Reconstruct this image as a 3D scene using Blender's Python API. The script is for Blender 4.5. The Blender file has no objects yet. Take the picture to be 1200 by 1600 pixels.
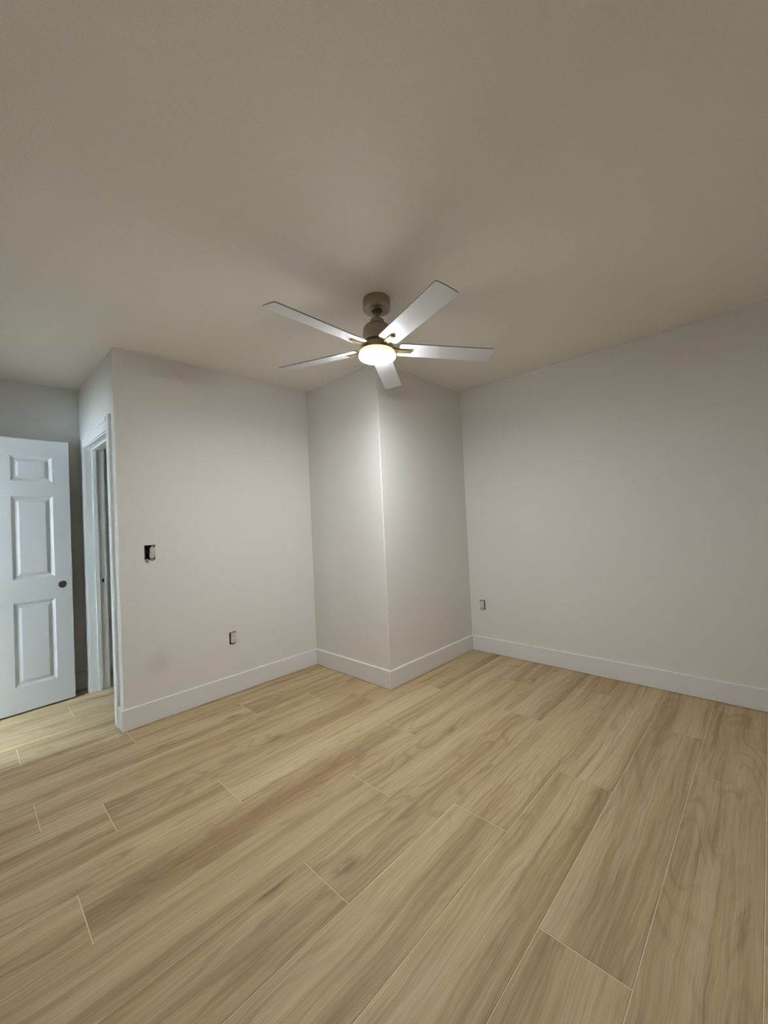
import bpy, bmesh, math, random
from mathutils import Vector, Matrix
from math import sin, cos, pi, radians

random.seed(7)
scene = bpy.context.scene
COL = scene.collection

# ------------------------------------------------------------------ camera, world, lights, exposure
YAW, PITCH, ROLL, CAMH, FPX = 0.7639, 0.0216, -0.0462, 1.248, 631.2
fw = Vector((cos(YAW) * cos(PITCH), sin(YAW) * cos(PITCH), sin(PITCH)))
rt = Vector((sin(YAW), -cos(YAW), 0.0))
up = rt.cross(fw)
r2 = rt * cos(ROLL) + up * sin(ROLL)
u2 = up * cos(ROLL) - rt * sin(ROLL)
cam_data = bpy.data.cameras.new('camera')
cam_data.sensor_fit = 'HORIZONTAL'
cam_data.sensor_width = 36.0
cam_data.lens = FPX / 1200.0 * 36.0
cam_data.clip_start = 0.02
cam = bpy.data.objects.new('camera', cam_data)
COL.objects.link(cam)
cam.matrix_world = Matrix(((r2.x, u2.x, -fw.x, 0.0), (r2.y, u2.y, -fw.y, 0.0), (r2.z, u2.z, -fw.z, CAMH), (0, 0, 0, 1)))
scene.camera = cam

LAMP = 225.0          # strength of the LED diffuser of the fan
HALL = 700.0            # daylight outside the hall window (W)
scene.view_settings.view_transform = 'Standard'
scene.view_settings.look = 'None'
scene.view_settings.gamma = 1.0
scene.view_settings.use_curve_mapping = False
scene.view_settings.exposure = 0.12
world = bpy.data.worlds.new('world')
world.use_nodes = True
world.node_tree.nodes['Background'].inputs[0].default_value = (0.55, 0.68, 0.85, 1)
world.node_tree.nodes['Background'].inputs[1].default_value = 1.0
scene.world = world


def area_lamp(name, loc, direction, sx, sy, power, color):
    ld = bpy.data.lights.new(name, 'AREA')
    ld.shape = 'RECTANGLE'
    ld.size, ld.size_y, ld.energy, ld.color = sx, sy, power, color
    o = bpy.data.objects.new(name, ld)
    o.location = loc
    o.rotation_euler = Vector(direction).to_track_quat('-Z', 'Z').to_euler()
    COL.objects.link(o)
    return o


# daylight falling through the hall window
area_lamp('hall_daylight', (-2.62, 2.98, 1.55), (1, 0.12, -0.12), 1.1, 1.3, HALL, (0.66, 0.85, 1.0))

# ------------------------------------------------------------------ room dimensions
HC = 2.44
XW, YS = -0.20, -0.62          # west wall (door to the hall), wall behind the photographer
WL, X0 = 2.994, 0.681          # left wall plane, its free end
XC, YC = 2.173, 2.094          # corner column faces
XR = 3.314                     # right wall
YB = 4.10                      # back wall of the entry alcove
BBH, BBT = 0.136, 0.014
TW = 0.115

# ------------------------------------------------------------------ material helpers


def new_mat(name):
    m = bpy.data.materials.new(name)
    m.use_nodes = True
    nt = m.node_tree
    return m, nt, nt.nodes['Principled BSDF']


def N(nt, kind, **kw):
    n = nt.nodes.new(kind)
    for k, v in kw.items():
        if k in n.inputs.keys():
            n.inputs[k].default_value = v
        else:
            setattr(n, k, v)
    return n


def flat_mat(name, col, rough=0.5, metal=0.0, noise=0.03, nscale=40.0, bump=0.0):
    m, nt, b = new_mat(name)
    tc = N(nt, 'ShaderNodeTexCoord')
    no = N(nt, 'ShaderNodeTexNoise', Scale=nscale, Detail=3.0)
    nt.links.new(tc.outputs['Object'], no.inputs['Vector'])
    mx = N(nt, 'ShaderNodeMix', data_type='RGBA')
    nt.links.new(no.outputs['Fac'], mx.inputs[0])
    mx.inputs[6].default_value = tuple(c * (1 - noise) for c in col) + (1,)
    mx.inputs[7].default_value = tuple(min(1, c * (1 + noise)) for c in col) + (1,)
    nt.links.new(mx.outputs[2], b.inputs['Base Color'])
    b.inputs['Roughness'].default_value = rough
    b.inputs['Metallic'].default_value = metal
    if bump:
        bp = N(nt, 'ShaderNodeBump', Strength=bump, Distance=0.002)
        nt.links.new(no.outputs['Fac'], bp.inputs['Height'])
        nt.links.new(bp.outputs['Normal'], b.inputs['Normal'])
    return m


def paint_mat(name, col, bump=0.12, patch=None):
    """roller-painted drywall: faint broad tone drift, fine orange-peel relief"""
    m, nt, b = new_mat(name)
    tc = N(nt, 'ShaderNodeTexCoord')
    broad = N(nt, 'ShaderNodeTexNoise', Scale=1.7, Detail=2.0)
    fine = N(nt, 'ShaderNodeTexNoise', Scale=230.0, Detail=2.0)
    for n in (broad, fine):
        nt.links.new(tc.outputs['Object'], n.inputs['Vector'])
    mx = N(nt, 'ShaderNodeMix', data_type='RGBA')
    nt.links.new(broad.outputs['Fac'], mx.inputs[0])
    mx.inputs[6].default_value = (col[0] * 0.98, col[1] * 0.98, col[2] * 0.975, 1)
    mx.inputs[7].default_value = (min(1, col[0] * 1.02), min(1, col[1] * 1.02), min(1, col[2] * 1.025), 1)
    out = mx.outputs[2]
    m2 = N(nt, 'ShaderNodeMix', data_type='RGBA', blend_type='MULTIPLY')
    m2.inputs[0].default_value = 1.0
    rmp = N(nt, 'ShaderNodeMapRange')
    rmp.inputs['From Min'].default_value = 0.3
    rmp.inputs['From Max'].default_value = 0.7
    rmp.inputs['To Min'].default_value = 0.97
    rmp.inputs['To Max'].default_value = 1.03
    nt.links.new(fine.outputs['Fac'], rmp.inputs['Value'])
    nt.links.new(out, m2.inputs[6])
    nt.links.new(rmp.outputs['Result'], m2.inputs[7])
    out = m2.outputs[2]
    if patch:
        px, py, pz, pr, pc = patch
        vd = N(nt, 'ShaderNodeVectorMath', operation='DISTANCE')
        nt.links.new(tc.outputs['Object'], vd.inputs[0])
        vd.inputs[1].default_value = (px, py, pz)
        mr = N(nt, 'ShaderNodeMapRange', interpolation_type='SMOOTHSTEP')
        mr.inputs['From Min'].default_value = pr * 0.1
        mr.inputs['From Max'].default_value = pr
        mr.inputs['To Min'].default_value = 1.0
        mr.inputs['To Max'].default_value = 0.0
        nt.links.new(vd.outputs['Value'], mr.inputs['Value'])
        m3 = N(nt, 'ShaderNodeMix', data_type='RGBA')
        nt.links.new(mr.outputs['Result'], m3.inputs[0])
        nt.links.new(out, m3.inputs[6])
        m3.inputs[7].default_value = pc + (1,)
        out = m3.outputs[2]
    nt.links.new(out, b.inputs['Base Color'])
    b.inputs['Roughness'].default_value = 0.62
    b.inputs['Specular IOR Level'].default_value = 0.3
    bp = N(nt, 'ShaderNodeBump', Strength=bump, Distance=0.0015)
    nt.links.new(fine.outputs['Fac'], bp.inputs['Height'])
    nt.links.new(bp.outputs['Normal'], b.inputs['Normal'])
    return m


def wood_mat():
    """wood-look porcelain planks: UV runs in metres along / across each plank, 'plank' attribute varies tone"""
    m, nt, b = new_mat('wood_look_tile')
    L = nt.links.new
    uv = N(nt, 'ShaderNodeUVMap', uv_map='plank_uv')
    at = N(nt, 'ShaderNodeAttribute', attribute_name='plank')
    sep = N(nt, 'ShaderNodeSeparateXYZ')
    L(uv.outputs['UV'], sep.inputs[0])

    def vec(su, sv, sz=37.0, warp=None):
        a = N(nt, 'ShaderNodeMath', operation='MULTIPLY'); a.inputs[1].default_value = su
        c = N(nt, 'ShaderNodeMath', operation='MULTIPLY'); c.inputs[1].default_value = sv
        d = N(nt, 'ShaderNodeMath', operation='MULTIPLY'); d.inputs[1].default_value = sz
        L(sep.outputs[0], a.inputs[0])
        if warp is None:
            L(sep.outputs[1], c.inputs[0])
        else:
            ad = N(nt, 'ShaderNodeMath', operation='ADD')
            L(sep.outputs[1], ad.inputs[0]); L(warp, ad.inputs[1]); L(ad.outputs[0], c.inputs[0])
        L(at.outputs['Fac'], d.inputs[0])
        cb = N(nt, 'ShaderNodeCombineXYZ')
        L(a.outputs[0], cb.inputs[0]); L(c.outputs[0], cb.inputs[1]); L(d.outputs[0], cb.inputs[2])
        return cb.outputs[0]

    def noise(v, det=4.0, rough=0.55, dist=0.0):
        n = N(nt, 'ShaderNodeTexNoise', Scale=1.0, Detail=det, Roughness=rough, Distortion=dist)
        L(v, n.inputs['Vector'])
        return n.outputs['Fac']

    def ramp(f, stops):
        r = N(nt, 'ShaderNodeValToRGB')
        el = r.color_ramp.elements
        while len(el) < len(stops):
            el.new(0.5)
        for e, (p_, c_) in zip(el, stops):
            e.position = p_
            e.color = c_ + (1,) if len(c_) == 3 else c_
        L(f, r.inputs[0])
        return r.outputs['Color']

    def mapr(f, a, c, d, e, smooth=True):
        r = N(nt, 'ShaderNodeMapRange')
        if smooth:
            r.interpolation_type = 'SMOOTHSTEP'
        for k, v in zip(('From Min', 'From Max', 'To Min', 'To Max'), (a, c, d, e)):
            r.inputs[k].default_value = v
        L(f, r.inputs['Value'])
        return r.outputs['Result']

    # slow wander of the grain across the plank
    wn = noise(vec(1.9, 3.0), 3.0)
    wm = N(nt, 'ShaderNodeMath', operation='MULTIPLY_ADD')
    wm.inputs[1].default_value = 0.055
    wm.inputs[2].default_value = -0.0275
    L(wn, wm.inputs[0])
    warp = wm.outputs[0]
    bands = noise(vec(0.40, 9.0, 37.0, warp), 6.0, 0.60, 0.10)
    base = ramp(bands, [(0.28, (0.330, 0.220, 0.112)), (0.42, (0.485, 0.352, 0.194)), (0.54, (0.590, 0.450, 0.265)), (0.72, (0.660, 0.525, 0.335))])
    # pinkish-brown heart streaks
    st = noise(vec(0.60, 5.0, 71.0, warp), 5.0, 0.58, 0.15)
    mixA = N(nt, 'ShaderNodeMix', data_type='RGBA')
    hv = N(nt, 'ShaderNodeTexWhiteNoise', noise_dimensions='1D')
    ha = N(nt, 'ShaderNodeMath', operation='ADD'); ha.inputs[1].default_value = 3.7
    L(at.outputs['Fac'], ha.inputs[0]); L(ha.outputs[0], hv.inputs['W'])
    hm = N(nt, 'ShaderNodeMath', operation='MULTIPLY')
    L(mapr(st, 0.47, 0.66, 0.0, 0.85), hm.inputs[0])
    L(mapr(hv.outputs['Value'], 0.0, 1.0, 0.30, 0.78, False), hm.inputs[1])
    L(hm.outputs[0], mixA.inputs[0])
    L(base, mixA.inputs[6])
    mixA.inputs[7].default_value = (0.410, 0.262, 0.136, 1)
    # narrow dark olive streaks
    s2 = noise(vec(1.0, 24.0, 113.0, warp), 5.0, 0.62, 0.1)
    mixB = N(nt, 'ShaderNodeMix', data_type='RGBA')
    L(mapr(s2, 0.56, 0.70, 0.0, 0.60), mixB.inputs[0])
    L(mixA.outputs[2], mixB.inputs[6])
    mixB.inputs[7].default_value = (0.300, 0.205, 0.105, 1)
    # growth-ring contour lines, strongest inside the brown heart
    cn = noise(vec(0.9, 4.2, 91.0, warp), 2.0, 0.45, 0.1)
    cs = N(nt, 'ShaderNodeMath', operation='MULTIPLY'); cs.inputs[1].default_value = 95.0
    L(cn, cs.inputs[0])
    cw_ = N(nt, 'ShaderNodeMath', operation='SINE')
    L(cs.outputs[0], cw_.inputs[0])
    cmk = N(nt, 'ShaderNodeMath', operation='MULTIPLY')
    L(mapr(cw_.outputs[0], 0.35, 1.0, 0.0, 0.34), cmk.inputs[0])
    L(mapr(st, 0.44, 0.62, 0.15, 1.0), cmk.inputs[1])
    mixR = N(nt, 'ShaderNodeMix', data_type='RGBA')
    L(cmk.outputs[0], mixR.inputs[0])
    L(mixB.outputs[2], mixR.inputs[6])
    mixR.inputs[7].default_value = (0.290, 0.185, 0.095, 1)
    # knots: sparse voronoi cells, dark core with a soft halo
    vk = N(nt, 'ShaderNodeTexVoronoi', Scale=1.0, Randomness=1.0)
    L(vec(2.2, 5.5, 19.0, warp), vk.inputs['Vector'])
    sepc = N(nt, 'ShaderNodeSeparateColor')
    L(vk.outputs['Color'], sepc.inputs[0])
    sel = N(nt, 'ShaderNodeMath', operation='GREATER_THAN'); sel.inputs[1].default_value = 0.62
    L(sepc.outputs[0], sel.inputs[0])
    kd = N(nt, 'ShaderNodeMath', operation='MULTIPLY')
    L(mapr(vk.outputs['Distance'], 0.02, 0.22, 0.85, 0.0), kd.inputs[0])
    L(sel.outputs[0], kd.inputs[1])
    kn = N(nt, 'ShaderNodeMath', operation='MULTIPLY')
    L(kd.outputs[0], kn.inputs[0])
    L(mapr(noise(vec(16.0, 40.0, 53.0), 3.0), 0.35, 0.6, 0.25, 1.0), kn.inputs[1])
    mixC = N(nt, 'ShaderNodeMix', data_type='RGBA')
    L(kn.outputs[0], mixC.inputs[0])
    L(mixR.outputs[2], mixC.inputs[6])
    mixC.inputs[7].default_value = (0.210, 0.130, 0.062, 1)
    # fine pores and grain lines
    g1 = noise(vec(5.0, 230.0, 5.0, warp), 3.0, 0.6)
    g2 = noise(vec(1.6, 80.0, 9.0, warp), 3.0, 0.55, 0.15)
    gm = N(nt, 'ShaderNodeMath', operation='MULTIPLY')
    L(mapr(g1, 0.3, 0.7, 0.86, 1.12, False), gm.inputs[0])
    L(mapr(g2, 0.3, 0.7, 0.90, 1.08, False), gm.inputs[1])
    # tone of the single plank
    pt = N(nt, 'ShaderNodeTexWhiteNoise', noise_dimensions='1D')
    L(at.outputs['Fac'], pt.inputs['W'])
    gp = N(nt, 'ShaderNodeMath', operation='MULTIPLY')
    L(gm.outputs[0], gp.inputs[0])
    L(mapr(pt.outputs['Value'], 0.0, 1.0, 0.89, 1.00, False), gp.inputs[1])
    mul = N(nt, 'ShaderNodeVectorMath', operation='SCALE')
    L(mixC.outputs[2], mul.inputs[0])
    L(gp.outputs[0], mul.inputs['Scale'])
    L(mul.outputs[0], b.inputs['Base Color'])
    b.inputs['Roughness'].default_value = 0.58
    b.inputs['Specular IOR Level'].default_value = 0.35
    bp = N(nt, 'ShaderNodeBump', Strength=0.08, Distance=0.001)
    L(g1, bp.inputs['Height'])
    L(bp.outputs['Normal'], b.inputs['Normal'])
    return m


WALLC = (0.785, 0.770, 0.735)
M_wall = paint_mat('greige_wall_paint', WALLC)
M_wallL = paint_mat('greige_wall_paint_with_soft_patch', WALLC, patch=(0.893, WL, 0.372, 0.115, (0.70, 0.695, 0.66)))  # soft round patch, slightly darker than the wall colour
M_ceil = paint_mat('ceiling_paint', (0.860, 0.825, 0.780), bump=0.35)
M_trim = flat_mat('white_semi_gloss_trim', (0.80, 0.80, 0.785), 0.38, noise=0.012, nscale=9)
M_door = flat_mat('white_door_paint', (0.80, 0.815, 0.83), 0.35, noise=0.015, nscale=60, bump=0.05)
M_wood = wood_mat()
M_grout = flat_mat('beige_grout', (0.80, 0.62, 0.42), 0.85, noise=0.08, nscale=120)
M_nickel = flat_mat('brushed_nickel', (0.37, 0.315, 0.24), 0.38, 0.75, noise=0.05, nscale=150)
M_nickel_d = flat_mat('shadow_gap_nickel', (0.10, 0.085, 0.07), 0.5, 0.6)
M_blade = flat_mat('silver_white_blade_laminate', (0.78, 0.80, 0.84), 0.5, 0.0, noise=0.02, nscale=25)
M_bladedge = flat_mat('blade_edge', (0.34, 0.33, 0.31), 0.55)
M_brass = flat_mat('warm_nickel_bracket', (0.36, 0.27, 0.14), 0.42, 0.8, noise=0.04)
M_black = flat_mat('dark_cavity', (0.012, 0.011, 0.010), 0.8)
M_box = flat_mat('dark_plastic_box', (0.022, 0.020, 0.018), 0.6)
M_plastic = flat_mat('ivory_white_plastic', (0.72, 0.70, 0.65), 0.35)
M_steel = flat_mat('zinc_steel', (0.50, 0.49, 0.46), 0.35, 0.9)
M_gyp = flat_mat('torn_gypsum_paper', (0.30, 0.28, 0.245), 0.9, noise=0.2, nscale=300)

m_, nt_, b_ = new_mat('led_diffuser')
b_.inputs['Base Color'].default_value = (0.9, 0.88, 0.82, 1)
b_.inputs['Emission Color'].default_value = (0.955, 0.985, 1.0, 1)
b_.inputs['Emission Strength'].default_value = LAMP
M_led = m_
m_, nt_, b_ = new_mat('glowing_light_ring')
b_.inputs['Base Color'].default_value = (0.9, 0.80, 0.55, 1)
b_.inputs['Emission Color'].default_value = (1.0, 0.90, 0.55, 1)
b_.inputs['Emission Strength'].default_value = 1.0
M_ring = m_
m_, nt_, b_ = new_mat('window_glass')
b_.inputs['Base Color'].default_value = (1, 1, 1, 1)
b_.inputs['Roughness'].default_value = 0.0
b_.inputs['Transmission Weight'].default_value = 1.0
b_.inputs['IOR'].default_value = 1.02
M_glass = m_

# ------------------------------------------------------------------ object helpers


def link(name, me, mat, parent=None, loc=None):
    o = bpy.data.objects.new(name, me)
    mats = mat if isinstance(mat, (list, tuple)) else [mat]
    for mm in mats:
        me.materials.append(mm)
    COL.objects.link(o)
    if parent is not None:
        o.parent = parent
    if loc is not None:
        o.location = loc
    return o


def from_bm(name, bm, mat, parent=None, smooth=None):
    bmesh.ops.remove_doubles(bm, verts=bm.verts, dist=1e-6)
    bmesh.ops.recalc_face_normals(bm, faces=bm.faces)
    me = bpy.data.meshes.new(name)
    bm.to_mesh(me)
    bm.free()
    if smooth:
        for p in me.polygons:
            p.use_smooth = True
        me.set_sharp_from_angle(angle=radians(smooth))
    return link(name, me, mat, parent)


def add_box(bm, lo, hi, mtx=None, mi=0):
    vs = []
    for x in (lo[0], hi[0]):
        for y in (lo[1], hi[1]):
            for z in (lo[2], hi[2]):
                v = Vector((x, y, z))
                vs.append(bm.verts.new(mtx @ v if mtx else v))
    fs = [(0, 1, 3, 2), (4, 6, 7, 5), (0, 4, 5, 1), (2, 3, 7, 6), (0, 2, 6, 4), (1, 5, 7, 3)]
    out = []
    for f in fs:
        fc = bm.faces.new([vs[i] for i in f])
        fc.material_index = mi
        out.append(fc)
    return vs, out


def bevel_all(bm, w, seg=2):
    bmesh.ops.recalc_face_normals(bm, faces=bm.faces)
    bmesh.ops.bevel(bm, geom=[e for e in bm.edges], offset=w, segments=seg, affect='EDGES', clamp_overlap=True)


def box_obj(name, lo, hi, mat, parent=None, bev=0.0, seg=2):
    bm = bmesh.new()
    add_box(bm, lo, hi)
    if bev:
        bevel_all(bm, bev, seg)
    return from_bm(name, bm, mat, parent, smooth=35 if bev else None)


def lathe(bm, prof, seg=48, center=(0, 0), mtx=None):
    rings = []
    for r, z in prof:
        ring = []
        if r < 1e-5:
            v = Vector((center[0], center[1], z))
            ring = [bm.verts.new(mtx @ v if mtx else v)]
        else:
            for i in range(seg):
                a = 2 * pi * i / seg
                v = Vector((center[0] + r * cos(a), center[1] + r * sin(a), z))
                ring.append(bm.verts.new(mtx @ v if mtx else v))
        rings.append(ring)
    for a, b in zip(rings[:-1], rings[1:]):
        for i in range(seg):
            j = (i + 1) % seg
            if len(a) == 1 and len(b) == 1:
                continue
            if len(a) == 1:
                bm.faces.new((a[0], b[j], b[i]))
            elif len(b) == 1:
                bm.faces.new((a[i], a[j], b[0]))
            else:
                bm.faces.new((a[i], a[j], b[j], b[i]))


def tube(bm, pts, r, seg=8):
    rings = []
    pts = [Vector(p) for p in pts]
    for i, p in enumerate(pts):
        d = (pts[min(i + 1, len(pts) - 1)] - pts[max(i - 1, 0)]).normalized()
        a = d.orthogonal().normalized() if i == 0 else (a - d * a.dot(d)).normalized()
        c = d.cross(a)
        rings.append([bm.verts.new(p + (a * cos(t) + c * sin(t)) * r) for t in [2 * pi * k / seg for k in range(seg)]])
    for q, s in zip(rings[:-1], rings[1:]):
        for k in range(seg):
            bm.faces.new((q[k], q[(k + 1) % seg], s[(k + 1) % seg], s[k]))
    bm.faces.new(rings[0])
    bm.faces.new(list(reversed(rings[-1])))


def struct(o, label=None):
    o['kind'] = 'structure'
    if label:
        o['label'] = label
    return o


def thing(name, label, cat, loc, group=None):
    o = bpy.data.objects.new(name, None)
    o.empty_display_size = 0.05
    o.location = loc
    o['label'] = label
    o['category'] = cat
    if group:
        o['group'] = group
    COL.objects.link(o)
    return o


def wall_panel(name, axis, pos, thick, a0, a1, z0, z1, holes, mat, parent=None):
    """wall slab; axis='y' -> plane y=pos running along x, body towards pos+thick; holes = [(a0,a1,z0,z1)] cut right through"""
    A = sorted({a0, a1, *[h[0] for h in holes], *[h[1] for h in holes]})
    Z = sorted({z0, z1, *[h[2] for h in holes], *[h[3] for h in holes]})
    bm = bmesh.new()
    cache = {}

    def V(a, z, s):
        k = (round(a, 5), round(z, 5), s)
        if k not in cache:
            d = pos + (thick if s else 0)
            cache[k] = bm.verts.new((a, d, z) if axis == 'y' else (d, a, z))
        return cache[k]

    def solid(i, j):
        if i < 0 or j < 0 or i >= len(A) - 1 or j >= len(Z) - 1:
            return False
        ca, cz = (A[i] + A[i + 1]) / 2, (Z[j] + Z[j + 1]) / 2
        return not any(h[0] < ca < h[1] and h[2] < cz < h[3] for h in holes)
    for i in range(len(A) - 1):
        for j in range(len(Z) - 1):
            if not solid(i, j):
                continue
            p, q, r, s = (A[i], Z[j]), (A[i + 1], Z[j]), (A[i + 1], Z[j + 1]), (A[i], Z[j + 1])
            for sd in (0, 1):
                bm.faces.new([V(*c, sd) for c in (p, q, r, s)])
            for (e, f), nb in (((p, q), (i, j - 1)), ((q, r), (i + 1, j)), ((r, s), (i, j + 1)), ((s, p), (i - 1, j))):
                if not solid(*nb):
                    bm.faces.new((V(*e, 0), V(*f, 0), V(*f, 1), V(*e, 1)))
    return struct(from_bm(name, bm, mat, parent))


# ------------------------------------------------------------------ floor (planks run along X, one mesh)
PW, PL, GR = 0.2468, 1.535, 0.0036
joint = {-6: 0.45, -5: 1.06, -4: 0.30, -3: 0.95, -2: 0.62, -1: 1.55, 0: 0.815, 1: 1.185, 2: 0.44, 3: 1.468, 4: 0.855, 5: 1.317, 6: 0.255,
         7: 0.857, 8: 0.427, 9: 0.208, 10: 1.336, 11: 0.690, 12: 0.198, 13: 1.02, 14: 0.51, 15: 1.30}
joint_y0 = 0.0737
FX0, FX1, FY0, FY1 = -2.45, XR + 0.1, YS - 0.1, 4.75
bm = bmesh.new()
lay = bm.verts.layers.float.new('plank')
uvl = bm.loops.layers.uv.new('plank_uv')
pid = 0
rng = random.Random(21)
for k in range(-4, 20):
    ya, yb = joint_y0 + k * PW, joint_y0 + (k + 1) * PW
    jx = joint.get(k, rng.uniform(0, PL))
    n0 = math.floor((FX0 - jx) / PL) - 1
    for n in range(n0, n0 + 7):
        xa, xb = jx + n * PL, jx + (n + 1) * PL
        x1, x2 = max(xa + GR / 2, FX0), min(xb - GR / 2, FX1)
        y1, y2 = max(ya + GR * 0.42, FY0), min(yb - GR * 0.42, FY1)
        if x2 - x1 < 0.005 or y2 - y1 < 0.005:
            continue
        pid += 1
        val = (pid * 0.61803) % 1.0 + rng.random() * 0.001
        ou, ov = rng.uniform(0, 60), rng.uniform(0, 40)
        c = 0.0008
        vs = []
        for z, ins in ((0.0, c), (-c, 0.0), (-0.008, 0.0)):
            vs.append([bm.verts.new((x, y, z)) for x, y in ((x1 + ins, y1 + ins), (x2 - ins, y1 + ins), (x2 - ins, y2 - ins), (x1 + ins, y2 - ins))])
        fs = [bm.faces.new(vs[0])]
        for a, b in ((0, 1), (1, 2)):
            for i in range(4):
                fs.append(bm.faces.new((vs[a][i], vs[a][(i + 1) % 4], vs[b][(i + 1) % 4], vs[b][i])))
        for g in vs:
            for v in g:
                v[lay] = val
        for f in fs:
            for lp in f.loops:
                lp[uvl].uv = (lp.vert.co.x + ou, lp.vert.co.y - ya + ov)
# grout bed
vs, fs = add_box(bm, (FX0, FY0, -0.03), (FX1, FY1, -0.0015), mi=1)
bmesh.ops.recalc_face_normals(bm, faces=bm.faces)
me = bpy.data.meshes.new('floor')
bm.to_mesh(me)
bm.free()
floor = struct(link('floor', me, [M_wood, M_grout]), 'wood-look plank tile floor with pale grout lines')

# ------------------------------------------------------------------ shell
ceil = bmesh.new()
add_box(ceil, (-2.45, YS - 0.1, HC), (XR + 0.12, 4.75, HC + 0.1))
struct(from_bm('ceiling', ceil, M_ceil), 'plain off-white ceiling')

# device openings
SW = (0.826, 0.890, 1.060, 1.158)
OL = (1.377, 1.432, 0.369, 0.458)
OR = (1.940, 1.996, 0.388, 0.472)
OPX = (3.16, 3.94, -0.01, 1.945)     # opening in the return wall (axis x)
wall_panel('wall_left', 'y', WL, TW, X0, XC + 0.02, 0, HC, [SW, OL], M_wallL)['label'] = 'greige wall with uncovered switch and outlet'
wall_panel('wall_return', 'x', X0, TW, WL + TW, YB, 0, HC, [OPX], M_wall)
wall_panel('wall_right', 'x', XR, TW, YS - 0.1, YC + 0.3, 0, HC, [OR], M_wall)['label'] = 'plain greige wall on the right'
wall_panel('wall_alcove', 'y', YB, TW, XW - TW, X0 + TW, 0, HC, [], M_wall)
HD = (3.075, 3.865, -0.01, 2.0)
wall_panel('wall_hall_side', 'x', XW, -TW, YS - 0.1, YB, 0, HC, [HD], M_wall)
wall_panel('wall_behind', 'y', YS, -TW, XW - TW, XR + TW, 0, HC, [], M_wall)
# closet behind the return wall
wall_panel('wall_closet_back', 'y', 4.47, TW, X0, XC + 0.02, 0, HC, [], M_wall)
wall_panel('wall_closet_side', 'x', XC + 0.02, TW, WL, 4.6, 0, HC, [], M_wall)
wall_panel('wall_closet_inner', 'x', X0 + TW - 0.02, 0.018, YB - 0.001, 4.47, 0, HC, [], M_wall)
# hall
HW = (2.35, 3.60, 0.90, 2.15)
wall_panel('wall_hall_end', 'x', -2.33, -TW, 2.0, 4.75, 0, HC, [HW], M_wall)
wall_panel('wall_hall_south', 'y', 1.95, -TW, -2.33, XW - TW, 0, HC, [], M_wall)
wall_panel('wall_hall_north', 'y', 4.6, TW, -2.33, XW - TW + 0.5, 0, HC, [], M_wall)
# corner column with a small rounded drywall bead at its outer edge
bm = bmesh.new()
vs, fs = add_box(bm, (XC, YC, 0), (XR + 0.005, WL + 0.05, HC))
es = [e for e in bm.edges if all(abs(v.co.x - XC) < 1e-6 and abs(v.co.y - YC) < 1e-6 for v in e.verts)]
bmesh.ops.bevel(bm, geom=es, offset=0.007, segments=5, affect='EDGES')
struct(from_bm('wall_column', bm, M_wall, smooth=40), 'boxed-out corner column painted greige')


def window(name, axis, pos, thick, h):
    """simple window: frame with sill, one pane, in an opening of a wall"""
    a0, a1, z0, z1 = h
    bm = bmesh.new()

    def bx(p0, p1, q0, q1, d0, d1):
        if axis == 'y':
            add_box(bm, (p0, min(d0, d1), q0), (p1, max(d0, d1), q1))
        else:
            add_box(bm, (min(d0, d1), p0, q0), (max(d0, d1), p1, q1))
    t = 0.05
    d0, d1 = pos + thick * 0.25, pos + thick * 0.95
    bx(a0, a1, z0, z0 + t, d0, d1); bx(a0, a1, z1 - t, z1, d0, d1)
    bx(a0, a0 + t, z0 + t, z1 - t, d0, d1); bx(a1 - t, a1, z0 + t, z1 - t, d0, d1)
    fr = struct(from_bm(name, bm, M_trim), 'white framed window outside the view')
    bm = bmesh.new()
    dm = (d0 + d1) / 2
    bx(a0 + t, a1 - t, z0 + t, z1 - t, dm - 0.002, dm + 0.002)
    from_bm('pane', bm, M_glass, fr)
    return fr


window('window_1', 'x', -2.33, -TW, HW)

# ------------------------------------------------------------------ baseboards


def baseboard(name, pts, side, label):
    """board following a polyline (plan), thickness to the given side, chamfered top edge"""
    bm = bmesh.new()
    t, h, g, c = BBT, BBH, 0.003, 0.004
    n = len(pts)
    P = [Vector((p[0], p[1])) for p in pts]

    def off(i, d):
        if i == 0:
            e = (P[1] - P[0]).normalized(); nn = Vector((-e.y, e.x)) * side
            return P[0] + nn * d
        if i == n - 1:
            e = (P[-1] - P[-2]).normalized(); nn = Vector((-e.y, e.x)) * side
            return P[-1] + nn * d
        e1 = (P[i] - P[i - 1]).normalized(); e2 = (P[i + 1] - P[i]).normalized()
        n1 = Vector((-e1.y, e1.x)) * side; n2 = Vector((-e2.y, e2.x)) * side
        m = (n1 + n2)
        m = m / m.dot(n1)
        return P[i] + m * d
    prof = [(0, g), (t, g), (t, h - c), (t - c, h), (0, h)]
    rows = []
    for i in range(n):
        rows.append([bm.verts.new((*off(i, d), z)) for d, z in prof])
    for a, b in zip(rows[:-1], rows[1:]):
        for k in range(len(prof)):
            l = (k + 1) % len(prof)
            bm.faces.new((a[k], a[l], b[l], b[k]))
    bm.faces.new(rows[0]); bm.faces.new(list(reversed(rows[-1])))
    return struct(from_bm(name, bm, M_trim), label)


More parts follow.
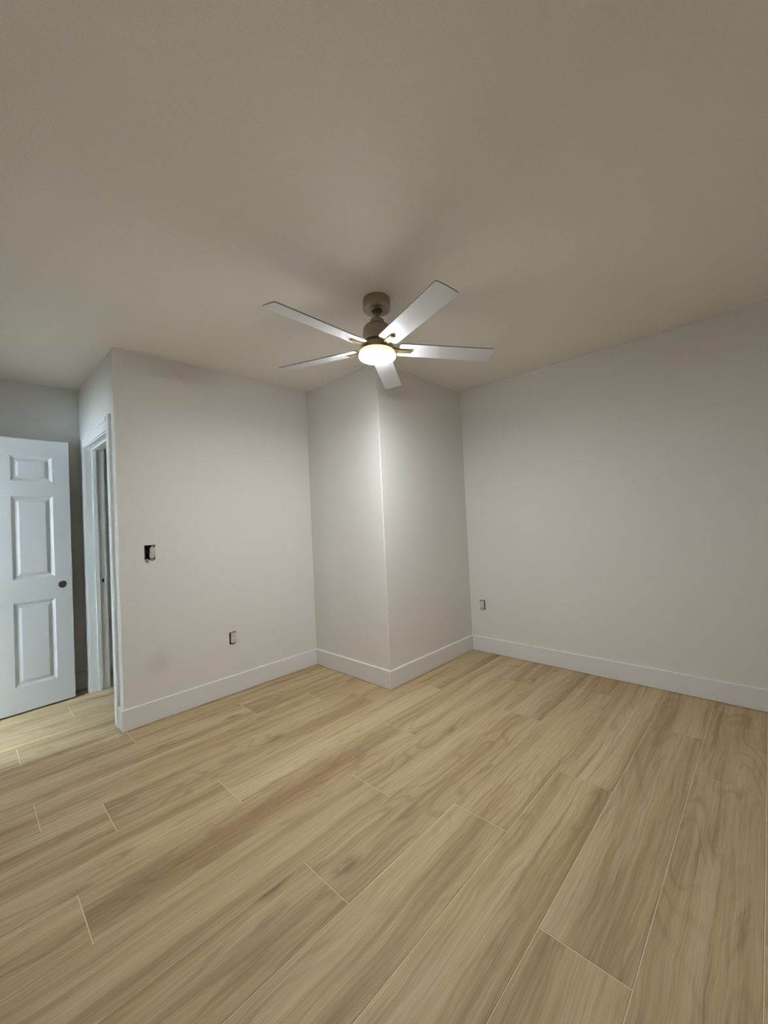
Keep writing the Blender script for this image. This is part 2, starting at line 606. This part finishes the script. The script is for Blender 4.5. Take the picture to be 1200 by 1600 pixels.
baseboard('baseboard_left', [(X0, 3.078), (X0, WL), (XC, WL)], -1, 'tall white baseboard along the left wall')
baseboard('baseboard_column', [(XC, WL - BBT), (XC, YC), (XR - BBT, YC)], -1, 'tall white baseboard wrapping the corner column')
baseboard('baseboard_right', [(XR, YC), (XR, YS)], -1, 'tall white baseboard along the right wall')
baseboard('baseboard_behind', [(XR - BBT, YS), (XW + BBT, YS)], -1, 'white baseboard behind the photographer')
baseboard('baseboard_hall_side', [(XW, YS), (XW, 2.99)], -1, 'white baseboard beside the hall doorway')
baseboard('baseboard_alcove', [(XW, YB), (X0, YB)], -1, 'white baseboard behind the open door')
baseboard('baseboard_closet', [(X0 + TW, 4.47), (XC, 4.47)], -1, 'baseboard inside the dark closet')


# ------------------------------------------------------------------ doorway trim in the return wall (empty frame)
def frame_root(name, label, loc):
    o = bpy.data.objects.new(name, None)
    o.location = loc
    o['label'] = label
    o['kind'] = 'structure'
    COL.objects.link(o)
    return o


def child_box(name, root, lo, hi, mat, bev=0.0, label=None):
    l = root.location
    o = box_obj(name, [lo[i] - l[i] for i in range(3)], [hi[i] - l[i] for i in range(3)], mat, root, bev)
    if label:
        o['label'] = label
    return o


y0, y1, zt = 3.16, 3.94, 1.945
fr = frame_root('trim_1', 'white cased doorway without a door leading to the dark closet', (X0, (y0 + y1) / 2, 0))
cw, ct = 0.082, 0.012
# casing on the room side (three mitred boards), jamb lining and stop
bm = bmesh.new()
O = fr.location
for lo, hi in (((X0 - ct, y0 - cw, 0.002), (X0, y0 + 0.006, zt + cw)), ((X0 - ct, y1 - 0.006, 0.002), (X0, y1 + cw, zt + cw)),
               ((X0 - ct, y0 + 0.006, zt - 0.006), (X0, y1 - 0.006, zt + cw))):
    add_box(bm, Vector(lo) - O, Vector(hi) - O)
    # thinner inner lip that gives the colonial profile
    add_box(bm, Vector((lo[0] - 0.004, lo[1] + 0.004, lo[2])) - O if lo[2] < 1 else Vector((lo[0] - 0.004, lo[1], zt + cw - 0.026)) - O,
            Vector((lo[0] + 0.001, lo[1] + 0.024 if lo[1] < 3.5 else hi[1] - 0.004, hi[2] - 0.003)) - O if lo[2] < 1 and lo[1] < 3.5 else
            (Vector((lo[0] + 0.001, hi[1], zt + cw - 0.004)) - O if lo[2] > 1 else Vector((lo[0] + 0.001, lo[1] + 0.02, hi[2] - 0.003)) - O))
from_bm('casing', bm, M_trim, fr)
bm = bmesh.new()
jt = 0.012
for lo, hi in (((X0, y1 - jt, 0.002), (X0 + TW + 0.01, y1, zt)), ((X0, y0, 0.002), (X0 + TW + 0.01, y0 + jt, zt)),
               ((X0, y0 + jt, zt - jt), (X0 + TW + 0.01, y1 - jt, zt))):
    add_box(bm, Vector(lo) - O, Vector(hi) - O)
from_bm('jamb', bm, M_trim, fr)
bm = bmesh.new()
sx0, sx1, st = X0 + 0.048, X0 + 0.076, 0.011
for lo, hi in (((sx0, y1 - jt - st, 0.002), (sx1, y1 - jt, zt - jt)), ((sx0, y0 + jt, 0.002), (sx1, y0 + jt + st, zt - jt)),
               ((sx0, y0 + jt + st, zt - jt - st), (sx1, y1 - jt - st, zt - jt))):
    add_box(bm, Vector(lo) - O, Vector(hi) - O)
from_bm('door_stop', bm, M_trim, fr)
child_box('strike_hole', fr, (X0 + 0.090, y1 - jt - 0.0012, 0.858), (X0 + 0.106, y1 - jt + 0.0005, 0.884), M_black, label='small dark latch hole in the jamb')

# hall doorway trim on the west wall (just outside the view, the open door hangs on it)
fr2 = frame_root('trim_2', 'white cased doorway to the daylit hall', (XW, 3.47, 0))
O = fr2.location
bm = bmesh.new()
for lo, hi in (((XW, 3.075 - 0.07, 0.002), (XW + 0.012, 3.075, 2.07)), ((XW, 3.865, 0.002), (XW + 0.012, 3.935, 2.07)), ((XW, 3.075, 2.0), (XW + 0.012, 3.865, 2.07)),
               ((XW - TW, 3.075, 0.002), (XW, 3.087, 2.0)), ((XW - TW, 3.853, 0.002), (XW, 3.865, 2.0)), ((XW - TW, 3.087, 1.988), (XW, 3.853, 2.0))):
    add_box(bm, Vector(lo) - O, Vector(hi) - O)
from_bm('casing', bm, M_trim, fr2)

# ------------------------------------------------------------------ six-panel door, open into the room
DX, DY = 0.578, 3.915           # latch edge (bottom)
DANG = math.atan2(3.915 - 3.880, 0.578 - 0.155)
DWID, DHT, DTH = 0.762, 1.965, 0.035
hinge = Vector((DX - DWID * cos(DANG), DY - DWID * sin(DANG), 0.0))
door = frame_root('door_1', 'open white six-panel door with an empty knob hole', hinge)
door.rotation_euler = (0, 0, DANG)


def door_leaf():
    """local x along the leaf from hinge, front face y=0 (towards the room), body to +y"""
    bm = bmesh.new()
    cols = [(0.105, 0.341), (0.421, 0.657)]
    rows = [(0.188, 0.782), (0.948, 1.545), (1.655, 1.842)]
    z0, z1 = 0.012, 0.012 + DHT - 0.012
    X = sorted({0, DWID, *[c for q in cols for c in q]})
    Z = sorted({z0, z1, *[c for q in rows for c in q]})
    for side in (0, 1):
        y = 0.0 if side == 0 else DTH
        s = 1 if side == 0 else -1
        V = {}

        def gv(a, b):
            if (a, b) not in V:
                V[(a, b)] = bm.verts.new((a, y, b))
            return V[(a, b)]
        for i in range(len(X) - 1):
            for j in range(len(Z) - 1):
                xa, xb, za, zb = X[i], X[i + 1], Z[j], Z[j + 1]
                if (xa, xb) in cols and (za, zb) in rows:
                    # moulded recess: sloped groove, then raised field
                    loops = [[gv(xa, za), gv(xb, za), gv(xb, zb), gv(xa, zb)]]
                    for ins, dep in ((0.002, 0.0015), (0.019, 0.0125), (0.021, 0.0130), (0.023, 0.0125), (0.042, 0.0030), (0.045, 0.0024)):
                        loops.append([bm.verts.new((px, y + s * dep, pz)) for px, pz in
                                      ((xa + ins, za + ins), (xb - ins, za + ins), (xb - ins, zb - ins), (xa + ins, zb - ins))])
                    for a, b in zip(loops[:-1], loops[1:]):
                        for k in range(4):
                            bm.faces.new((a[k], a[(k + 1) % 4], b[(k + 1) % 4], b[k]))
                    bm.faces.new(loops[-1])
                else:
                    bm.faces.new([gv(xa, za), gv(xb, za), gv(xb, zb), gv(xa, zb)])
    # rim
    def ring(y):
        out = []
        for i in range(len(X)):
            out.append((X[i], y, z0))
        for j in range(1, len(Z)):
            out.append((X[-1], y, Z[j]))
        for i in range(len(X) - 2, -1, -1):
            out.append((X[i], y, z1))
        for j in range(len(Z) - 2, 0, -1):
            out.append((X[0], y, Z[j]))
        return out
    a, b = ring(0.0), ring(DTH)
    va, vb = [bm.verts.new(p) for p in a], [bm.verts.new(p) for p in b]
    for k in range(len(va)):
        l = (k + 1) % len(va)
        bm.faces.new((va[k], va[l], vb[l], vb[k]))
    return bm


leaf = from_bm('door_leaf', door_leaf(), M_door, door)
# bore the knob hole right through the leaf
HOLE = (DWID - 0.060, 0.880, 0.027)
cut_bm = bmesh.new()
bmesh.ops.create_cone(cut_bm, cap_ends=True, segments=36, radius1=HOLE[2], radius2=HOLE[2], depth=0.2,
                      matrix=Matrix.Translation((HOLE[0], DTH / 2, HOLE[1])) @ Matrix.Rotation(pi / 2, 4, 'X'))
cut_me = bpy.data.meshes.new('bore_cutter')
cut_bm.to_mesh(cut_me)
cut_bm.free()
cutter = bpy.data.objects.new('bore_cutter', cut_me)
COL.objects.link(cutter)
cutter.parent = door
mod = leaf.modifiers.new('bore', 'BOOLEAN')
mod.object = cutter
mod.operation = 'DIFFERENCE'
mod.solver = 'EXACT'
bpy.context.view_layer.update()
dg = bpy.context.evaluated_depsgraph_get()
nm = bpy.data.meshes.new_from_object(leaf.evaluated_get(dg))
leaf.modifiers.clear()
leaf.data = nm
bpy.data.objects.remove(cutter)
bm = bmesh.new()
bmesh.ops.create_cone(bm, cap_ends=False, segments=36, radius1=HOLE[2] - 0.0003, radius2=HOLE[2] - 0.0003, depth=DTH - 0.004,
                      matrix=Matrix.Translation((HOLE[0], DTH / 2, HOLE[1])) @ Matrix.Rotation(pi / 2, 4, 'X'))
sl = from_bm('knob_hole', bm, flat_mat('raw_particle_core', (0.16, 0.15, 0.135), 0.9), door)
sl['label'] = 'empty round knob hole, dark inside'
for z in (0.22, 1.0, 1.78):
    box_obj('hinge', (-0.006, DTH - 0.004, z - 0.045), (0.004, DTH + 0.008, z + 0.045), M_steel, door, 0.001)

# ------------------------------------------------------------------ ceiling fan with LED light
FC = Vector((1.560, 1.478, 0.0))
fan = thing('ceiling_fan', 'five-blade silver ceiling fan with its round LED light switched on', 'ceiling fan', (FC.x, FC.y, HC))
ZB = 2.172                      # blade plane
# hanging parts lean a touch, as the ball joint leaves them
TILT = Matrix.Translation((0, 0, 2.37 - HC)) @ Matrix.Rotation(math.hypot(0.025, 0.033), 4, Vector((0.033, 0.025, 0)).normalized()) @ Matrix.Translation((0, 0, HC - 2.37))


def zz(z):
    return z - HC


def lathe_part(name, prof, mat, parent, tilt=True, smooth=38, seg=56):
    bm = bmesh.new()
    lathe(bm, [(r, zz(z)) for r, z in prof], seg, mtx=TILT if tilt else None)
    return from_bm(name, bm, mat, parent, smooth=smooth)


lathe_part('canopy', [(0, HC - 0.0005), (0.071, HC - 0.0005), (0.0735, 2.434), (0.0735, 2.383), (0.071, 2.378), (0.066, 2.3755), (0.031, 2.3745), (0.028, 2.378), (0.026, 2.390), (0, 2.392)], M_nickel, fan, tilt=False)
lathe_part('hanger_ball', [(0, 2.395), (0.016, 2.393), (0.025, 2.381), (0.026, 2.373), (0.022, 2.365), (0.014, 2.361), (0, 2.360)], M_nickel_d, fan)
lathe_part('downrod', [(0, 2.37), (0.0125, 2.37), (0.0125, 2.322), (0, 2.322)], M_nickel, fan)
lathe_part('coupling_cover', [(0.013, 2.338), (0.018, 2.338), (0.024, 2.332), (0.036, 2.327), (0.038, 2.323), (0.038, 2.304), (0.013, 2.304)], M_nickel, fan)
lathe_part('motor_housing', [(0, 2.305), (0.040, 2.305), (0.052, 2.300), (0.066, 2.291), (0.073, 2.281), (0.0755, 2.270), (0.0755, 2.232), (0.072, 2.220), (0.066, 2.210), (0, 2.210)], M_nickel, fan)
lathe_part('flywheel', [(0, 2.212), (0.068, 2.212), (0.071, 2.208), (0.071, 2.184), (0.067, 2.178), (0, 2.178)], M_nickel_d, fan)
lathe_part('lower_housing', [(0, 2.192), (0.079, 2.192), (0.084, 2.189), (0.086, 2.184), (0.086, 2.163), (0.090, 2.157), (0.090, 2.154), (0, 2.154)], M_nickel, fan)
lathe_part('light_ring', [(0, 2.156), (0.091, 2.156), (0.0955, 2.151), (0.0985, 2.143), (0.0990, 2.131), (0, 2.131)], M_ring, fan)['label'] = 'glowing cream rim around the LED diffuser'
lathe_part('light_diffuser', [(0, 2.133), (0.0955, 2.133), (0.0960, 2.132), (0.0955, 2.1225), (0.0915, 2.1195), (0.087, 2.1175), (0.073, 2.1155), (0.05, 2.1145), (0, 2.1140)], M_led, fan, smooth=60)['label'] = 'bright round frosted LED diffuser'


def blade_mesh():
    """blade along +x, root at r0, slightly wider rounded tip; thickness 5 mm; pitched about its length"""
    bm = bmesh.new()
    r0, R, w0, w1 = 0.113, 0.649, 0.106, 0.116
    pts = []
    # tip outline: gentle convex end with rounded corners
    def edge(t):
        return w0 / 2 + (w1 - w0) / 2 * t
    outline = [(r0, -w0 / 2 + 0.012), (r0 + 0.006, -w0 / 2 + 0.003), (r0 + 0.02, -w0 / 2)]
    for t in (0.25, 0.5, 0.75, 0.95):
        outline.append((r0 + (R - r0) * t, -edge(t)))
    rc = 0.010
    for a in (-90, -60, -30, -8):
        outline.append((R - rc - 0.006 + rc * cos(radians(a)), -w1 / 2 + rc + rc * sin(radians(a))))
    outline += [(R - 0.004, -0.03), (R - 0.0035, 0.0), (R - 0.004, 0.03)]
    for a in (8, 30, 60, 90):
        outline.append((R - rc - 0.006 + rc * cos(radians(a)), w1 / 2 - rc + rc * sin(radians(a))))
    for t in (0.95, 0.75, 0.5, 0.25):
        outline.append((r0 + (R - r0) * t, edge(t)))
    outline += [(r0 + 0.02, w0 / 2), (r0 + 0.006, w0 / 2 - 0.003), (r0, w0 / 2 - 0.012)]
    h = 0.0028
    pit = Matrix.Rotation(-0.201, 4, 'X')
    lo = [bm.verts.new(pit @ Vector((x, y, -h))) for x, y in outline]
    hi = [bm.verts.new(pit @ Vector((x, y, h))) for x, y in outline]
    bm.faces.new(list(reversed(lo)))
    bm.faces.new(hi)
    n = len(outline)
    for i in range(n):
        f = bm.faces.new((lo[i], lo[(i + 1) % n], hi[(i + 1) % n], hi[i]))
        f.material_index = 1
    return bm


def bracket_mesh():
    bm = bmesh.new()
    pit = Matrix.Rotation(-0.201, 4, 'X')
    # arm from the flywheel out to the blade, then a flat finger under the blade with a raised end
    st = [(0.062, 0.020, 0.004, 0.012, 0), (0.090, 0.018, 0.000, 0.010, 0.3), (0.108, 0.0165, -0.0065, 0.009, 0.8), (0.122, 0.0150, -0.0085, 0.009, 1), (0.180, 0.0135, -0.0085, 0.009, 1), (0.187, 0.0120, -0.0065, 0.007, 1)]
    rows = []
    for x, w, z, t, k in st:
        P = Matrix.Rotation(-0.201 * k, 4, 'X')
        rows.append([bm.verts.new(P @ Vector((x, sy * w, z + sz * t / 2))) for sy, sz in ((-1, -1), (1, -1), (1, 1), (-1, 1))])
    for a, b in zip(rows[:-1], rows[1:]):
        for k in range(4):
            bm.faces.new((a[k], a[(k + 1) % 4], b[(k + 1) % 4], b[k]))
    bm.faces.new(rows[0]); bm.faces.new(list(reversed(rows[-1])))
    bmesh.ops.recalc_face_normals(bm, faces=bm.faces)
    bmesh.ops.bevel(bm, geom=list(bm.edges), offset=0.0012, segments=2, affect='EDGES')
    return bm


tmp = from_bm('fan_blade', blade_mesh(), [M_blade, M_bladedge], fan)
tmpb = from_bm('blade_bracket', bracket_mesh(), M_brass, tmp, smooth=40)
TH0 = -1.910
for b in range(5):
    if b == 0:
        bl, br = tmp, tmpb
    else:
        bl, br = tmp.copy(), tmpb.copy()
        COL.objects.link(bl); COL.objects.link(br)
        br.parent = bl
    bl.parent = fan
    bl.matrix_local = TILT @ Matrix.Translation((0, 0, zz(ZB + 0.002))) @ Matrix.Rotation(TH0 + b * 2 * pi / 5, 4, 'Z')
    if b:
        br.matrix_local = Matrix.Identity(4)


# ------------------------------------------------------------------ wall devices without cover plates
def duplex(root, w=0.034, h=0.067, tilt=0.0, dx=0.0):
    """receptacle in local coords: x right, z up, -y towards the room (0 = wall face)"""
    R = Matrix.Translation((dx, -0.003, 0)) @ Matrix.Rotation(tilt, 4, 'Y')
    bm = bmesh.new()
    add_box(bm, (-w / 2, -0.004, -h / 2), (w / 2, 0.022, h / 2), R)
    bevel_all(bm, 0.0015)
    from_bm('receptacle_body', bm, M_plastic, root, smooth=40)
    for sz in (-1, 1):
        bm = bmesh.new()
        # rounded outlet face
        vs = []
        for s in (0, 1):
            ring = []
            for i in range(24):
                a = 2 * pi * i / 24
                x = max(-0.0145, min(0.0145, 0.0172 * cos(a)))
                ring.append(bm.verts.new(R @ Vector((x, -0.004 - 0.0035 * s, sz * 0.0195 + 0.0145 * sin(a)))))
            vs.append(ring)
        for i in range(24):
            bm.faces.new((vs[0][i], vs[0][(i + 1) % 24], vs[1][(i + 1) % 24], vs[1][i]))
        bm.faces.new(vs[1])
        face = from_bm('outlet_face', bm, M_plastic, root)
        bm = bmesh.new()
        for sx, hh in ((-0.0062, 0.0042), (0.0062, 0.0034)):
            add_box(bm, (sx - 0.0013, -0.0080, sz * 0.0195 + 0.003 - hh), (sx + 0.0013, -0.0072, sz * 0.0195 + 0.003 + hh), R)
        add_box(bm, (-0.0022, -0.0080, sz * 0.0195 - 0.0100), (0.0022, -0.0072, sz * 0.0195 - 0.0060), R)
        from_bm('slots', bm, M_black, face)
    for sz in (-1, 1):
        bm = bmesh.new()
        add_box(bm, (-0.0085, -0.0030, sz * h / 2 - 0.001), (0.0085, -0.0015, sz * (h / 2 + 0.0135)), R)
        lathe(bm, [(0, 0.0), (0.003, 0.0), (0.003, -0.002), (0, -0.0025)], 12, mtx=R @ Matrix.Translation((0, -0.003, sz * (h / 2 + 0.008))) @ Matrix.Rotation(-pi / 2, 4, 'X'))
        from_bm('mounting_ear', bm, M_steel, root)
    bm = bmesh.new()
    lathe(bm, [(0, 0.0), (0.0022, 0.0), (0.0022, -0.0015), (0, -0.002)], 12, mtx=R @ Matrix.Translation((0, -0.004, 0)) @ Matrix.Rotation(-pi / 2, 4, 'X'))
    from_bm('screw', bm, M_steel, root)


def gang_box(root, hx, hz, dep=0.060):
    """open box recessed behind the opening"""
    bm = bmesh.new()
    t = 0.0015
    add_box(bm, (-hx, dep, -hz), (hx, dep + t, hz))
    add_box(bm, (-hx, 0.0025, -hz), (-hx + t, dep, hz)); add_box(bm, (hx - t, 0.0025, -hz), (hx, dep, hz))
    add_box(bm, (-hx + t, 0.0025, -hz), (hx - t, dep, -hz + t)); add_box(bm, (-hx + t, 0.0025, hz - t), (hx - t, dep, hz))
    from_bm('outlet_box', bm, M_box, root)


def paper_tear(root, spots):
    """ragged grey gypsum patches around the opening, a hair proud of the paint"""
    rr = random.Random(5)
    for cx, cz, rx, rz in spots:
        bm = bmesh.new()
        ring = [bm.verts.new((cx + rx * (0.8 + 0.4 * rr.random()) * cos(2 * pi * i / 12), -0.0006, cz + rz * (0.8 + 0.4 * rr.random()) * sin(2 * pi * i / 12))) for i in range(12)]
        rg2 = [bm.verts.new((v.co.x, 0.0002, v.co.z)) for v in ring]
        bm.faces.new(ring)
        for i in range(12):
            bm.faces.new((ring[i], ring[(i + 1) % 12], rg2[(i + 1) % 12], rg2[i]))
        from_bm('torn_drywall_edge', bm, M_gyp, root)


ol = thing('power_outlet', 'uncovered duplex outlet low on the left wall', 'outlet', ((OL[0] + OL[1]) / 2, WL, (OL[2] + OL[3]) / 2), 'outlets without cover plates')
gang_box(ol, (OL[1] - OL[0]) / 2, (OL[3] - OL[2]) / 2)
duplex(ol, 0.040, 0.076, 0.05, 0.005)
paper_tear(ol, [(0.029, 0.030, 0.003, 0.006), (0.029, -0.026, 0.003, 0.005)])

orr = thing('power_outlet', 'uncovered duplex outlet low on the right wall beside the corner column', 'outlet', (XR, (OR[0] + OR[1]) / 2, (OR[2] + OR[3]) / 2), 'outlets without cover plates')
orr.rotation_euler = (0, 0, -pi / 2)
gang_box(orr, (OR[1] - OR[0]) / 2, (OR[3] - OR[2]) / 2)
duplex(orr, 0.038, 0.070, 0.0, -0.003)

sw = thing('light_switch', 'loose uncovered light switch hanging out of its hole in the left wall', 'light switch', ((SW[0] + SW[1]) / 2, WL, (SW[2] + SW[3]) / 2))
gang_box(sw, (SW[1] - SW[0]) / 2, (SW[3] - SW[2]) / 2)
SR = Matrix.Translation((0.011, -0.012, -0.002)) @ Matrix.Rotation(0.06, 4, 'Y') @ Matrix.Rotation(-0.30, 4, 'Z') @ Matrix.Rotation(0.10, 4, 'X')
bm = bmesh.new()
add_box(bm, (-0.0145, -0.004, -0.034), (0.0145, 0.022, 0.034), SR)
bevel_all(bm, 0.0018)
swb = from_bm('switch_body', bm, M_plastic, sw, smooth=40)
bm = bmesh.new()
add_box(bm, (-0.0045, -0.014, -0.002), (0.0045, -0.003, 0.008), SR @ Matrix.Rotation(-0.35, 4, 'X'))
bevel_all(bm, 0.001)
from_bm('toggle', bm, M_plastic, swb, smooth=40)
for s in (-1, 1):
    bm = bmesh.new()
    add_box(bm, (-0.008, -0.001, s * 0.034), (0.008, 0.0006, s * 0.047), SR)
    from_bm('mounting_ear', bm, M_steel, sw)
bm = bmesh.new()
tube(bm, [SR @ Vector((0.010, 0.018, 0.020)), (0.010, 0.030, 0.020), (-0.004, 0.045, 0.005), (-0.010, 0.058, -0.01)], 0.0016)
tube(bm, [SR @ Vector((0.010, 0.018, -0.020)), (0.014, 0.028, -0.020), (0.0, 0.046, -0.02), (-0.006, 0.058, -0.02)], 0.0016)
from_bm('wires', bm, M_black, sw)
paper_tear(sw, [(-0.018, -0.055, 0.012, 0.014), (0.034, 0.047, 0.005, 0.004), (0.014, -0.053, 0.012, 0.005), (-0.032, -0.022, 0.003, 0.020)])
